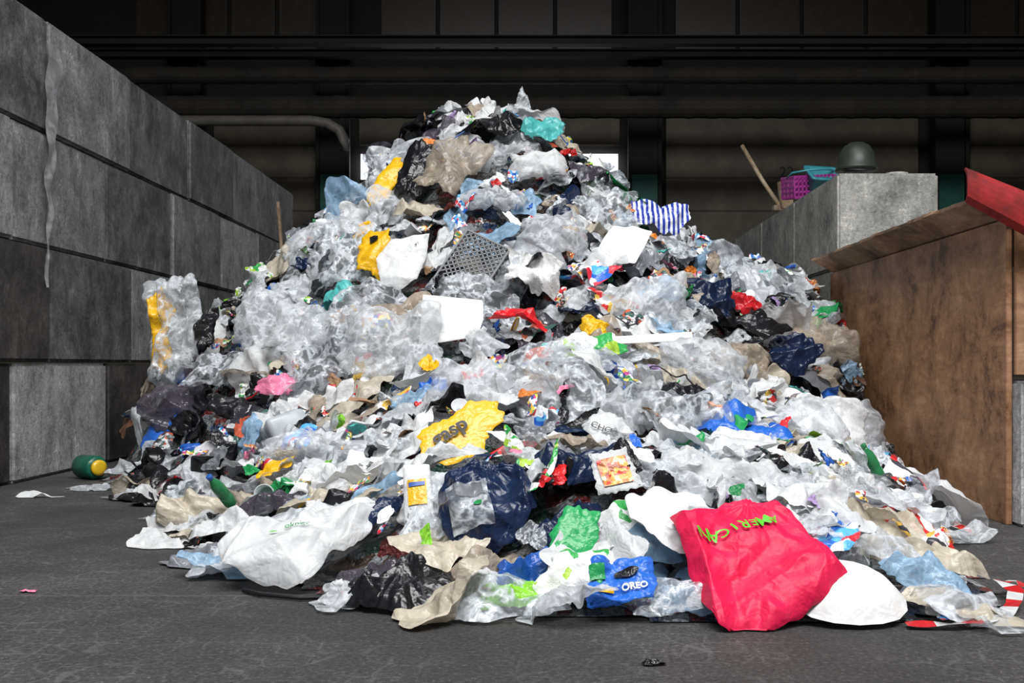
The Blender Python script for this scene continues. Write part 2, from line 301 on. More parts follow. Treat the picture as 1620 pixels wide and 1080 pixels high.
# ---------------- featured pieces ----------------
feat=[]
def keep(x,y,r): feat.append((x,y,r)); feat.append((x,y-.6*r,r*.85))
def polyR(th,pts):
    pts=np.array(pts,float); R=np.full(len(th),1e9); n=len(pts); c,s=np.cos(th),np.sin(th)
    for i in range(n):
        a=pts[i]; b=pts[(i+1)%n]; e=b-a; den=c*e[1]-s*e[0]; den=np.where(np.abs(den)<1e-9,1e-9,den)
        t=(a[0]*e[1]-a[1]*e[0])/den; u=(a[0]*s-a[1]*c)/den
        ok=(t>0)&(u>=-1e-6)&(u<=1+1e-6); R=np.where(ok&(t<R),t,R)
    R[R>1e8]=.8; return R
class Feat:
    def __init__(s,name,cat,label,mat,x,y,w,h,tilt=45,yaw=0,spin=0,bulge=.05,amp=.1,pts=None,n=46,lift=.05,seed=1,z=None,smooth=True,excl=.42,frill=.04,fine=1,radial=0,drape=None,big=1.0,gap=.025,mid=1.0):
        s.w,s.h,s.bulge,s.amp,s.seed,s.pts,s.fine,s.radial,s.big,s.gap,s.mid=w,h,bulge,amp,seed,pts,fine,radial,big,gap,mid; s.frill=frill
        s.drape=(y<5.4 and z is None) if drape is None else drape
        if z is None: z=ph(x,y)+lift+.02
        s.S=.4 if max(w,h)>.3 else .25
        if excl: keep(x,y,excl*math.sqrt(w*h))
        t=math.radians(tilt); yw=math.radians(yaw); U=Vector((math.cos(yw),math.sin(yw),0)); Fw=Vector((-math.sin(yw),math.cos(yw),0)); Vv=Fw*math.cos(t)+Vector((0,0,math.sin(t)))
        if spin:
            a=math.radians(spin); U,Vv=U*math.cos(a)+Vv*math.sin(a),Vv*math.cos(a)-U*math.sin(a)
        N=U.cross(Vv); s.B=np.array(Matrix((U,Vv,N)).transposed()); s.P=np.array([x,y,z])
        gx_,gy_,F=dgrid(n); rr=np.hypot(gx_,gy_); th=np.arctan2(gy_,gx_); R=s.R(th)
        X=gx_*R*w/2; Y=gy_*R*h/2
        V=s.world(X,Y,0)
        if not s.drape: V[:,2]=np.maximum(V[:,2],.006)
        s.o=obj(name,mesh(name,(V-s.P)/s.S,F,[M[mat]],smooth),label,cat); s.o.location=s.P; s.o.scale=(s.S,)*3
    def world(s,X,Y,off):
        Z=s.zf(X,Y)
        if s.drape:
            a=X/(s.w/2); b=Y/(s.h/2); rr=np.clip(np.hypot(a,b)/s.R(np.arctan2(b,a)),0,1); e=1-rr**6
            Wp=np.stack([X,Y,X*0],1)@s.B.T+s.P; g=_bil(gx,gy,GD,Wp[:,0],Wp[:,1]); zz=np.maximum(Z,-s.gap*.8)
            n=s.B[:,2]; Wp[:,1]+=n[1]*(zz*.5+off*.7)*e; Wp[:,2]=g+.006+(s.gap+zz)*(.25+.75*e)*.95+off
            Wp[:,2]=np.maximum(Wp[:,2],.006+off*.5); return Wp
        return np.stack([X,Y,Z+off],1)@s.B.T+s.P
    def R(s,th):
        if s.pts is not None: R=polyR(th,s.pts)
        else: R=outline_rand(th,np.random.default_rng(s.seed),.8,0)
        r=np.random.default_rng(s.seed+99)
        for k in (9,14,21): R=R*(1+s.frill*.6*np.cos(k*th+r.uniform(0,6)))
        return R
    def zf(s,X,Y):
        a=X/(s.w/2); b=Y/(s.h/2); th=np.arctan2(b,a); rr=np.hypot(a,b)/s.R(th); dome=np.clip(1-np.clip(rr,0,1)**2.6,0,1)**.65
        rx,ry,_=dgrid(16); Ls=max(s.w,s.h)
        z=crumple(np.concatenate([X,rx*s.w/2]),np.concatenate([Y,ry*s.h/2]),np.random.default_rng(s.seed+7),Ls,s.fine,s.big,s.mid)
        Z=s.bulge*dome+(z[:len(X)]-z[len(X):].mean())*s.amp*math.sqrt(s.w*s.h)
        if s.radial:
            q=np.arctan2(Y-s.h*.42,X); Z=Z+s.radial*(np.abs(((q*5)%2)-1)-.5)*np.clip(rr*1.4,0,1)
        return Z
    def decal(s,name,me,dx,dy,rot=0,off=.006,label=None):
        a=math.radians(rot); co=np.empty(len(me.vertices)*3); me.vertices.foreach_get('co',co); co=co.reshape(-1,3)
        X=dx+co[:,0]*math.cos(a)-co[:,1]*math.sin(a); Y=dy+co[:,0]*math.sin(a)+co[:,1]*math.cos(a)
        V=(s.world(X,Y,off)-s.P)/s.S; me.vertices.foreach_set('co',V.ravel()); me.update()
        o=obj(name,me,label); o.parent=s.o; return o
def patch(w,h,mat,n=14,pts=None):
    t=np.linspace(-1,1,n+1); a,b=np.meshgrid(t,t); a=a.ravel();b=b.ravel()
    if pts=='disc': a,b=a*np.sqrt(1-b*b/2),b*np.sqrt(1-a*a/2)
    F=[(j*(n+1)+i,j*(n+1)+i+1,(j+1)*(n+1)+i+1,(j+1)*(n+1)+i) for j in range(n) for i in range(n)]
    return mesh('patch',np.stack([a*w/2,b*h/2,a*0],1),F,[mat],True)
CB='carrier bag'; PB='plastic bag'; PF='plastic film'
f=Feat('carrier_bag',CB,'bright pink-red carrier bag with green lettering on the asphalt','crimson',.71,3.51,.54,.58,tilt=38,pts=[(-1,.66),(-.45,.78),(.02,1),(.36,.86),(.53,.58),(.78,.12),(1,-.28),(.7,-.55),(.36,-.74),(-.1,-1),(-.4,-1),(-.63,-.95),(-.75,-.6),(-.82,-.37),(-.92,.2)],bulge=.06,amp=.125,n=110,seed=3,frill=.008,radial=.010,excl=.5,gap=.06,fine=.8,big=.35,lift=.03,drape=False,mid=.8)
for i,ch in enumerate('AMERICAN'):
    f.decal('printed_letter',text_mesh(ch,.058+.006*math.sin(i*2.3),INK['green'],.008,.0005),.055-.0335*i,.125-.011*i+.004*math.sin(i*1.9),198+7*math.sin(i*1.7),.013)
f=Feat('carrier_bag',CB,'large white plastic carrier bag with green print on the asphalt','white',-.87,4.0,.56,.48,tilt=31,pts=[(-.92,.34),(-.5,.45),(-.06,.42),(.11,.95),(.5,.93),(.96,.8),(.92,.1),(.66,-.48),(.2,-1),(-.4,-.85),(-.82,-.7),(-1,-.25)],bulge=.035,amp=.15,n=96,seed=5,frill=.01,big=.5,fine=.9,drape=False,lift=.05,excl=.58,radial=.01)
f.decal('printed_lettering',text_mesh('økning\nmuligt',.036,INK['dgreen'],.008),.0,.01,8,.013)
f.decal('printed_emblem',patch(.03,.018,INK['green'],8,'disc'),-.08,-.02,0,.012)
f=Feat('garbage_bag',PB,'dark navy garbage bag with a clear label pouch on the pile','navy',-.18,3.96,.36,.40,tilt=50,pts=[(-.8,.75),(-.2,1),(.45,.95),(.95,.5),(1,-.1),(.7,-.7),(.2,-1),(-.6,-.95),(-.95,-.4),(-1,.3)],bulge=.035,amp=.18,n=90,seed=8,lift=.05,frill=.02,radial=.014,drape=False,big=.6,excl=.5)
f.decal('label_pouch',patch(.15,.20,M['clear'],20),-.06,-.04,12,.012,'translucent grey label pouch with print')
f.decal('printed_label',patch(.10,.07,M['grey'],12),-.065,.02,12,.014)
f.decal('printed_emblem',patch(.03,.02,INK['dgreen'],8,'disc'),-.03,-.05,0,.018)
Feat('garbage_bag',PB,'glossy black garbage bag lying flat on the asphalt','black',-.45,3.64,.38,.36,tilt=28,pts=[(-1,-.45),(-.6,-.1),(-.1,.5),(.3,.85),(.9,1),(1,.3),(.95,-.5),(.5,-.75),(.1,-1),(-.4,-.7)],bulge=.06,amp=.13,n=76,seed=12,radial=.012,gap=.02,fine=.7)
f=Feat('cookie_packet','food packet','crumpled blue cookie packet with white lettering and cookie picture','blue',.26,3.45,.23,.18,tilt=50,spin=4,bulge=.02,amp=.14,n=50,seed=13,lift=.01,pts=[(-1,-.9),(-.85,.95),(0,1),(.95,.9),(1,-.2),(.8,-.8),(0,-.95)],frill=.02,excl=.6,drape=False,fine=.6)
f.decal('printed_lettering',text_mesh('OREO',.030,INK['white'],.008,.001),.04,-.035,4,.010)
f.decal('cookie_picture',patch(.08,.035,M['black'],8,'disc'),.02,.02,10,.010)
f.decal('printed_emblem',patch(.05,.05,M['green'],6),-.07,.03,0,.008); f.decal('printed_bar',patch(.05,.015,M['yellow'],6),-.05,-.04,0,.008)
CIR=[(math.cos(a*pi/8),math.sin(a*pi/8)) for a in range(16)]
Feat('plastic_tray','white plastic','smooth white rounded plastic piece beside the pink-red bag','paper',.97,3.46,.38,.38,tilt=36,bulge=.08,amp=.002,pts=CIR,n=44,seed=14,frill=0,gap=.01,excl=.75)
Feat('green_packet','food packet','green plastic packet standing in the waste pile','green',.12,3.68,.16,.24,tilt=60,spin=-14,pts=[(-.6,1),(.8,1),(1,.2),(.7,-.8),(-.6,-1),(-1,0)],bulge=.015,amp=.06,n=36,seed=15,lift=.03,drape=False)
Feat('snack_bag','food packet','white and bright green snack bag in the waste pile','p_green',.13,3.5,.22,.22,tilt=50,bulge=.02,amp=.12,n=40,seed=16,lift=.02,drape=False)
Feat('snack_bag','food packet','shiny green snack bag in the waste pile','lime',-.07,3.52,.24,.22,tilt=50,bulge=.03,amp=.12,n=40,seed=116)
Feat('garbage_bag',PB,'crumpled dark navy garbage bag on the waste pile','navy',.17,4.2,.38,.30,tilt=45,amp=.18,seed=17,n=60,bulge=.03)
Feat('garbage_bag',PB,'crumpled dark navy garbage bag on the waste pile','navy',.10,3.88,.26,.26,tilt=45,amp=.18,seed=18,n=60,bulge=.03)
Feat('garbage_bag',PB,'bright blue plastic bag on the waste pile','blue',-.02,3.66,.26,.24,tilt=45,bulge=.03,amp=.16,seed=19)
Feat('plastic_film',PF,'translucent pale blue plastic film draped on the pile','paleblue',.33,3.74,.28,.34,tilt=48,bulge=.03,amp=.16,seed=20,n=60)
f=Feat('food_packet','food packet','food packet with orange brown food picture on the pile','white',.28,3.98,.17,.19,tilt=55,spin=15,bulge=.01,amp=.04,seed=21,lift=.05,pts=[(-1,-.8),(-.8,1),(.8,.9),(1,-.9)],drape=False)
f.decal('food_picture',patch(.11,.11,M['p_food'],10),0,0,0,.006,'orange brown food picture')
f=Feat('carrier_bag',CB,'yellow plastic bag with bold black lettering on the pile','yellow',-.34,4.9,.40,.30,tilt=58,spin=12,pts=[(-1,-.9),(-.9,.3),(-.1,.6),(.3,1),(.95,.8),(1,.1),(.6,-.2),(.4,-.8),(-.3,-1)],bulge=.012,amp=.015,n=60,seed=22,lift=.11,excl=1.1,drape=False,fine=.3,big=.6)
f.decal('printed_lettering',text_mesh('gasp',.10,INK['black'],.01,.0025),-.05,.0,24,.016)
Feat('carrier_bag',CB,'long twisted yellow plastic bag on the upper pile','yellow',-1.17,8.6,.18,.58,tilt=58,spin=-22,bulge=.03,amp=.16,n=44,seed=23,lift=.14,excl=.5)
f=Feat('carrier_bag',CB,'yellow plastic bag with small black print among clear films','yellow',-1.12,7.6,.26,.46,tilt=58,spin=6,pts=[(-.9,.5),(-.3,1),(.8,.95),(.9,.2),(.5,-.3),(.8,-1),(.1,-.9),(-.3,-.5),(-1,-.4)],bulge=.03,amp=.14,n=44,seed=24,lift=.16,excl=.5)
f.decal('printed_emblem',patch(.06,.05,INK['black'],6),0,.12,0,.012)
Feat('plastic_bag',PB,'tall crumpled clear bag near the concrete wall','milky',-2.66,8.0,.46,.84,tilt=80,pts=[(-.9,.8),(-.2,.95),(.7,1),(1,.2),(.8,-.8),(.2,-1),(-.6,-.9),(-.7,0)],bulge=.12,amp=.2,n=64,seed=26,z=1.05,excl=0)
Feat('carrier_bag',CB,'yellow plastic bag inside a crumpled clear bag near the wall','yellow',-2.70,7.84,.24,.62,tilt=80,pts=[(-.7,.7),(.1,1),(.9,.5),(.4,-.0),(1,-.6),(.6,-1),(-.3,-.8),(-.4,-.1)],bulge=.03,amp=.22,n=50,seed=25,z=1.04,excl=0)
Feat('plastic_film',PF,'crumpled clear plastic film near the concrete wall','clear',-2.62,7.78,.36,.78,tilt=80,pts=[(-.6,.9),(.5,.9),(.9,.1),(.5,-1),(-.7,-.9),(-.3,0)],bulge=.06,amp=.22,n=50,seed=27,z=1.06,excl=0)
Feat('garbage_bag',PB,'dark garbage bag hanging on the pile edge','black',-2.38,7.9,.16,.34,tilt=70,bulge=.05,amp=.15,seed=28,z=1.05,excl=0)
Feat('plastic_board','plastic board','flat white plastic board leaning on the pile','paper',-.52,6.7,.38,.32,tilt=72,spin=-3,pts=[(-1,1),(.95,.9),(1,.1),(.85,-.6),(-.7,-1),(-1,-.9)],bulge=.01,amp=.012,n=24,seed=30,lift=.14,frill=0,smooth=False)
Feat('plastic_board','plastic board','large stiff white plastic sheet on the pile','white',-.91,7.45,.40,.44,tilt=60,spin=8,pts=[(-.8,-.7),(-.9,.3),(-.3,.9),(1,1),(.8,.1),(.4,-.7),(-.2,-1)],bulge=.03,amp=.06,n=36,seed=31,lift=.14,frill=.01)
Feat('plastic_board','plastic board','square white foam sheet on the pile','paper',.60,7.62,.38,.38,tilt=52,spin=-8,pts=[(-.5,.95),(.3,1),(1,.8),(.75,-.1),(.5,-.9),(-.6,-1),(-1,-.75),(-.8,.1)],bulge=.01,amp=.06,n=24,seed=32,lift=.16,frill=0,smooth=False)
Feat('paper_sheet','paper','large torn crumpled white sheet on the pile','paper',-.02,7.22,.40,.46,tilt=62,pts=[(-.9,.9),(-.2,.7),(.5,.6),(1,.4),(.8,-.1),(.9,-.9),(.1,-.8),(-.4,-.5),(-1,-.1),(-.8,.4)],bulge=.02,amp=.22,n=40,seed=33,lift=.14,smooth=False)
Feat('plastic_board','plastic board','long narrow white plastic strip on the pile','paper',.62,6.3,.54,.06,tilt=65,spin=3,pts=[(-1,-.9),(-1,.7),(1,1),(1,-.8)],bulge=.004,amp=.005,n=20,seed=34,lift=.18,frill=0,smooth=False)
Feat('striped_bag',CB,'blue and white striped plastic bag on the upper pile','stripe',.97,8.7,.42,.42,tilt=55,spin=-20,bulge=.03,amp=.16,seed=35,lift=.14,n=50)
Feat('plastic_film',PF,'bright red plastic net film on the pile','red',-.11,6.6,.44,.26,tilt=50,spin=-8,pts=[(-1,-.2),(-.2,.9),(.2,.8),(.5,.2),(1,-.4),(.8,-.8),(.3,-.2),(-.4,0),(-.7,-.9)],bulge=.02,amp=.2,seed=36,lift=.16)
Feat('plastic_film',PF,'teal plastic film on top of the pile','teal',.05,8.85,.38,.30,tilt=50,spin=6,bulge=.03,amp=.16,seed=37,lift=.16,pts=[(-1,0),(-.7,.7),(0,.8),(.7,1),(1,.5),(.7,-.4),(.2,-.9),(-.5,-.7)])
Feat('plastic_bag',PB,'puffed white plastic bag near the top of the pile','white',.0,8.45,.46,.34,tilt=55,bulge=.1,amp=.14,seed=38,lift=.12,fine=.5)
Feat('plastic_bag',PB,'large brownish translucent bag near the top of the pile','beige',-.65,8.35,.38,.78,tilt=60,spin=-22,bulge=.07,amp=.18,seed=39,lift=.12,n=60,fine=.6)
Feat('garbage_bag',PB,'dark grey garbage bag near the top of the pile','black',-.92,8.45,.26,.6,tilt=62,spin=-18,bulge=.05,amp=.16,seed=40,lift=.12)
Feat('plastic_film',PF,'small clear film on the summit of the pile','milky',-.12,9.0,.16,.24,tilt=70,bulge=.02,amp=.2,seed=41,z=2.98,pts=[(-.9,-1),(-.6,.2),(-.1,1),(.4,.3),(.9,-1)],excl=0)
Feat('garbage_bag',PB,'grey and black film on the summit of the pile','black',-.35,8.85,.5,.3,tilt=45,bulge=.04,amp=.18,seed=42,lift=.08)
Feat('plastic_bag',PB,'large grey striped translucent bag at the pile edge','beige',2.0,7.7,.46,.62,tilt=62,bulge=.07,amp=.17,seed=43,lift=.12,n=60,fine=.6)
Feat('plastic_bag',PB,'large beige translucent bag on the pile','beige',1.23,6.9,.46,.36,tilt=55,spin=-8,bulge=.07,amp=.17,seed=44,lift=.12,n=60,fine=.6)
Feat('plastic_bag',PB,'large frosted clear bag at the pile edge','milky',1.93,6.7,.44,.58,tilt=60,spin=14,bulge=.08,amp=.16,seed=45,lift=.06,n=60,fine=.5)
for i,(x,y,w,h,sp,mt) in enumerate(((-1.8,7.75,.66,.62,10,'milky'),(-1.31,7.8,.6,.62,-20,'clear'),(-.88,6.6,.62,.6,0,'milky'),(-1.27,6.85,.7,.6,25,'clear'),(-.5,7.1,.4,.4,0,'clear'),(-1.5,7.3,.62,.5,-10,'milky'),(-1.75,8.6,.55,.4,30,'milky'),(-1.1,7.15,.5,.5,60,'clear'),(.1,7.7,.5,.4,0,'milky'),(.5,8.3,.5,.4,10,'clear'),(-.3,8.0,.5,.4,0,'milky'),(.9,6.2,.5,.4,0,'milky'),(.1,6.0,.5,.4,20,'clear'),(1.6,6.2,.5,.5,0,'white'),(-.3,5.5,.5,.3,0,'milky'),(.75,5.3,.5,.36,0,'clear'),(1.3,5.5,.5,.4,0,'milky'),(-1.1,5.6,.5,.36,0,'milky'),(.7,7.05,.5,.4,0,'milky'))):
    Feat('plastic_bag',PB,'large puffed %s plastic bag on the pile flank'%mt,mt,x,y,w,h,tilt=55,spin=sp,bulge=.08,amp=.18,seed=50+i,lift=.08,n=64,excl=.3,fine=.55,drape=False)
for nm,x,y,w,h,mt,ti,sp,lb,lf in (
 ('garbage_bag',1.16,7.3,.3,.3,'navy',60,0,'navy garbage bag on the pile',.1),('garbage_bag',1.42,7.25,.4,.26,'black',50,10,'black garbage bag on the pile',.1),('plastic_film',1.4,7.5,.22,.2,'red',55,0,'red plastic film on the pile',.14),
 ('plastic_bag',1.15,4.75,.4,.4,'white',40,0,'crumpled white plastic bag on the pile',.1),('plastic_film',1.2,3.84,.3,.3,'milky',35,-30,'frosted white film at the pile edge',.05),
 ('plastic_film',1.42,3.84,.22,.42,'cream',50,20,'long cream translucent film at the pile edge',.08),('plastic_film',1.27,3.62,.24,.26,'paleblue',45,0,'pale blue film at the pile edge',.04),('garbage_bag',.68,5.62,.36,.26,'black',50,0,'black garbage bag on the pile',.06),
 ('garbage_bag',-2.5,7.5,.42,.48,'plum',60,0,'dark translucent garbage bag near the concrete wall',.1),('plastic_bag',-2.2,7.5,.4,.4,'clear',60,0,'puffed clear bag near the concrete wall',.12),('plastic_film',-.35,4.4,.3,.2,'white',45,20,'crumpled white film on the low pile',.08),
 ('garbage_bag',-1.2,4.9,.36,.38,'plum',45,0,'dark purple translucent bag on the low pile',.12),('plastic_film',-1.36,4.75,.26,.3,'white',40,0,'white plastic sack on the low pile',.1),('plastic_film',-1.6,6.75,.26,.16,'pink',50,5,'pink plastic film on the pile',.12),
 ('plastic_film',-.04,4.6,.32,.16,'red',35,8,'red and white film on the low pile',.14),('plastic_film',.0,4.74,.34,.26,'white',38,12,'white film with red edge on the low pile',.13),('snack_bag',.06,5.2,.18,.18,'p_blue',55,0,'blue and white snack bag on the pile',.12),
 ('snack_bag',.29,6.2,.36,.18,'p_green',50,8,'green and white snack bag on the pile',.14),('plastic_film',-.62,5.75,.3,.2,'paleblue',50,0,'pale blue film on the pile',.06),('plastic_film',.33,6.45,.16,.14,'yellow',50,0,'small yellow film on the pile',.16),
 ('plastic_film',-.55,5.95,.16,.3,'blue',50,20,'small blue film on the pile',.12),('plastic_film',-.1,3.5,.44,.26,'clear',25,0,'silvery bubble film at the pile edge',.03),('plastic_film',.42,3.44,.3,.2,'clear',20,0,'clear film at the pile edge',.02),
 ('plastic_bag',1.35,4.6,.4,.4,'milky',35,10,'frosted white bag at the pile edge',.08),('plastic_film',1.42,4.15,.3,.3,'p_red',30,10,'white film with red print at the pile edge',.08),('plastic_film',-1.0,4.5,.4,.3,'milky',30,0,'torn milky film on the low pile',.08),
 ('plastic_film',-2.05,6.7,.26,.1,'blue',30,5,'bright blue film at the pile foot',.04),('plastic_film',.95,5.0,.4,.34,'white',40,0,'white plastic film on the low pile',.08),('plastic_film',.75,4.35,.5,.4,'white',40,0,'large white plastic film draped on the low pile',.08),('plastic_film',.5,4.75,.4,.34,'milky',40,20,'milky plastic film draped on the low pile',.08),
 ('garbage_bag',-.5,6.0,.4,.3,'black',50,0,'black garbage bag on the pile',.06),('garbage_bag',-.25,5.8,.5,.24,'grey',50,10,'dark grey garbage bag on the pile',.06),('garbage_bag',-.75,4.55,.28,.2,'black',40,0,'black garbage bag on the low pile',.06),
 ('garbage_bag',1.0,4.45,.24,.16,'black',40,0,'small black garbage bag on the low pile',.06),('plastic_film',-.62,4.4,.3,.2,'paleblue',40,0,'pale blue film on the low pile',.06),('plastic_bag',.55,4.15,.4,.3,'milky',40,0,'frosted bag on the low pile',.06),
 ('garbage_bag',-1.9,6.9,.36,.3,'black',50,0,'black garbage bag on the pile',.1),('garbage_bag',1.7,7.3,.36,.3,'navy',55,0,'navy garbage bag on the pile',.1)):
    Feat(nm,{'garbage_bag':PB,'plastic_bag':PB,'plastic_film':PF,'snack_bag':'food packet'}[nm],lb,mt,x,y,w,h,tilt=ti,spin=sp,bulge=.03 if nm!='garbage_bag' else .04,amp=.18,seed=int(abs(x)*100+y*1000),lift=lf,n=52,fine=.6)
f=Feat('carrier_bag',CB,'white plastic bag with black handwriting on the pile','white',.33,5.0,.28,.28,tilt=50,pts=[(-.7,-.6),(-.9,.3),(-.3,1),(.4,.6),(1,-.2),(.9,-.9),(.1,-.7)],bulge=.03,amp=.06,seed=71,lift=.08,n=44,excl=1.0,drape=False)
f.decal('handwriting',text_mesh('CHO',.045,INK['black'],.01),-.04,.0,-22,.012)
f=Feat('milk_pouch','pouch','white plastic pouch with yellow label standing in the pile','white',-.44,4.05,.11,.24,tilt=62,spin=6,pts=[(-1,-1),(-.9,1),(.9,.95),(1,-.9)],bulge=.02,amp=.04,seed=72,lift=.06,n=30,frill=.01,drape=False)
f.decal('yellow_label',patch(.07,.10,M['yellow'],8),0,.0,0,.006,'yellow label'); f.decal('printed_bar',patch(.06,.016,INK['blue'],4),0,.03,0,.010)
JM=plain('hdpe_white',(.50,.54,.57),.35,noisy=.3)
o=obj('jerrycan',loft('jerrycan',[(.02,.02,-.002,.01),(.13,.08,0,.03),(.14,.09,.03,.04),(.14,.09,.22,.04),(.12,.075,.27,.04),(.05,.04,.30,.03),(.03,.03,.31,.03)],[JM]),'white plastic jerrycan lying in the waste pile','jerrycan',loc=(-1.55,6.35,ph(-1.55,6.35)+.05),rot=(1.2,.3,1.9)); o.scale=(.8,)*3
obj('screw_cap',lathe('screw_cap',[(.034,.305),(.036,.31),(.036,.345),(.03,.35)],[JM]),parent=o)
obj('handle',tube('handle',[(-.09,0,.25),(-.1,0,.31),(-.05,0,.345),(0,0,.335)],.014,[JM]),parent=o); keep(-1.55,6.35,.06)
bx=[]
for s_ in (-1,1):
    for z in (0,.09,.18): bx.append((0,s_*.16,z,.46,.012,.018)); bx.append((s_*.23,0,z,.012,.32,.018))
    for k in range(12): bx.append((-.22+.04*k,s_*.16,.09,.008,.01,.18))
    for k in range(8): bx.append((s_*.23,-.14+.04*k,.09,.01,.008,.18))
for k in range(-9,10):
    for sg in (1,-1):
        x0=k*.042; a=Vector((x0-.16*sg,-.16,0)); b=Vector((x0+.16*sg,.16,0)); d=(b-a); ta=(-.23-a.x)/d.x; tb=(.23-a.x)/d.x; t0=max(0,min(ta,tb)); t1=min(1,max(ta,tb))
        if t1<=t0: continue
        p0=a+d*t0; p1=a+d*t1; c=(p0+p1)/2; bx.append((c.x,c.y,0,(p1-p0).length,.009,.01,Matrix.Rotation(math.atan2(d.y,d.x),4,'Z')))
cr=obj('plastic_crate',boxes('plastic_crate',bx,[plain('grey_crate_plastic',(.15,.155,.165),.4,noisy=.2)]),'grey perforated plastic crate tipped over in the waste pile','crate',loc=(-.43,7.25,ph(-.43,7.25)+.19))
cr.rotation_mode='QUATERNION'; cr.rotation_quaternion=Vector((.1,-.85,.5)).to_track_quat('Z','Y')@Quaternion((0,0,1),math.radians(60))@Quaternion((1,0,0),pi); keep(-.43,7.25,.2)
# ---------------- random items ----------------
pool_s=[unit_sheet('film_mesh',rg,rg.uniform(.14,.26),rg.uniform(0,.25),fine=.45) for _ in range(80)]
pool_b=[unit_bag('bag_mesh',rg,rg.uniform(.15,.24),rg.uniform(.04,.12)) for _ in range(60)]
pool_w=[unit_sheet('wrapper_mesh',rg,rg.uniform(.12,.26),rg.uniform(0,.15),n=16,ears=0,square=.9,fine=.4,flat=.3) for _ in range(40)]
pool_p=[unit_sheet('paper_mesh',rg,rg.uniform(.03,.12),rg.uniform(-.05,.1),n=16,ears=0,square=.8,inpl=.01,fine=.2,fold=.7,flat=.5) for _ in range(30)]
gradm=np.hypot(*np.gradient(G,GS)); wbase=np.sqrt(1+gradm**2)*(G>.06)*(GYY<11.3)*(GXX>np.where(GYY<8,-2.62,-2.95))*((GYY>4.6)|(GXX<1.38))
wall=wbase*np.where(GYY<5.2,1.5,1.)*np.where(GYY>9.6,.3,1.); wlow=wbase*(GYY<6.6); FX=GXX.ravel(); FY=GYY.ravel()
wall=(wall/wall.sum()).ravel(); wlow=(wlow/wlow.sum()).ravel()
def pick(placed,k=7,wg=None):
    best=None;bd=-1
    for idx in rg.choice(len(FX),k,p=wall if wg is None else wg):
        x=FX[idx]+rg.uniform(-.03,.03); y=FY[idx]+rg.uniform(-.03,.03)
        if any((x-a)**2+(y-b)**2<c*c for a,b,c in feat): continue
        d=min([((x-a)**2+(y-b)**2) for a,b in placed],default=9)
        if d>bd: bd=d;best=(x,y)
    return best
def wpick(l):
    w=np.array([q[1] for q in l],float); return l[int(rg.choice(len(l),p=w/w.sum()))]
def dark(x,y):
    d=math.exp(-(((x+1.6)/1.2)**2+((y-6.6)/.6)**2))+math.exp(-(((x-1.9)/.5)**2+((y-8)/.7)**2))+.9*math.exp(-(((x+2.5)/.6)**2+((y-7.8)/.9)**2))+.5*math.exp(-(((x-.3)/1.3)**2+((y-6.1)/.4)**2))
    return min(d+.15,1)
ZV=Vector((0,0,1))
def settle(o,me,x,y):
    """pieces at the pile foot sag onto the floor"""
    if ph(x,y)<.32:
        co=np.empty(len(me.vertices)*3); me.vertices.foreach_get('co',co); co=co.reshape(-1,3)
        Rm=np.array(o.rotation_euler.to_matrix()); sc=np.array(o.scale)
        Wc=(co*sc)@Rm.T+np.array(o.location)
        q=np.percentile(Wc[:,2],20)
        if q<.01: Wc[:,2]+=.01-q
        elif ph(x,y)<.15: Wc[:,2]-=(q-.01)*.8
        low=Wc[:,2]<.008
        Wc[:,2]=np.where(low,.006+np.abs(co[:,0])*.01,Wc[:,2])
        m2=me.copy(); loc=np.array(o.location); m2.vertices.foreach_set('co',(((Wc-loc)@Rm)/sc).ravel()); m2.update(); o.data=m2
def setmat(o,mt): o.material_slots[0].link='OBJECT'; o.material_slots[0].material=mt
def place(name,cat,grp,cnt,smin,smax,pool,light,darkl,off,tilt=.35,zs=1.0,wg=None):
    placed=[]
    for i in range(cnt):
        p=pick(placed,wg=wg)
        if not p: continue
        s=rg.uniform(smin,smax)
        if p[1]<5.2: s*=.8
        x=min(max(p[0],-3.2+.62*s),(2.27 if p[1]>4.8 else 1.72)-.62*s); y=p[1]; placed.append((x,y))
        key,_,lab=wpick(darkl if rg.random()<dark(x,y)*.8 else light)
        if y<4.8 and s>.18:
            while key in ('red','green','blue','p_red','teal','lime') or (x>1.0 and key in ('black','navy','p_blue','grey')): key,_,lab=wpick(light)
        me=pool[int(rg.integers(len(pool)))]
        o=obj(name,me,lab,cat,grp)
        n=(pn(x,y)+Vector(rg.normal(size=3))*(tilt if y>5 else tilt*.6)).normalized()
        q=n.to_track_quat('Z','Y')@Quaternion(ZV,rg.uniform(0,2*pi)); o.rotation_euler=q.to_euler()
        b=pn(x,y); o.location=Vector((x,y,ph(x,y)))+b*off*s
        o.scale=(s,s*rg.uniform(.6,1.05),s*zs*rg.uniform(.7,1.2)); settle(o,me,x,y); setmat(o,M[key])
A=' on the waste pile'
FL=[('white',5,'crumpled white plastic film'+A),('milky',5.5,'crumpled milky translucent plastic film'+A),('clear',4,'wrinkled clear plastic film'+A),('cream',1.2,'dirty cream plastic film'+A),('grey',.6,'grey plastic film'+A),('paleblue',1,'pale blue plastic film'+A),('black',1.6,'black plastic film'+A),('beige',.8,'dirty beige plastic film'+A),('green',.3,'green plastic film'+A),('blue',.4,'blue plastic film'+A),('navy',.5,'dark navy plastic film'+A),('p_red',.3,'white film with red print'+A),('p_blue',.4,'white film with blue print'+A),('p_green',.3,'white film with green print'+A)]
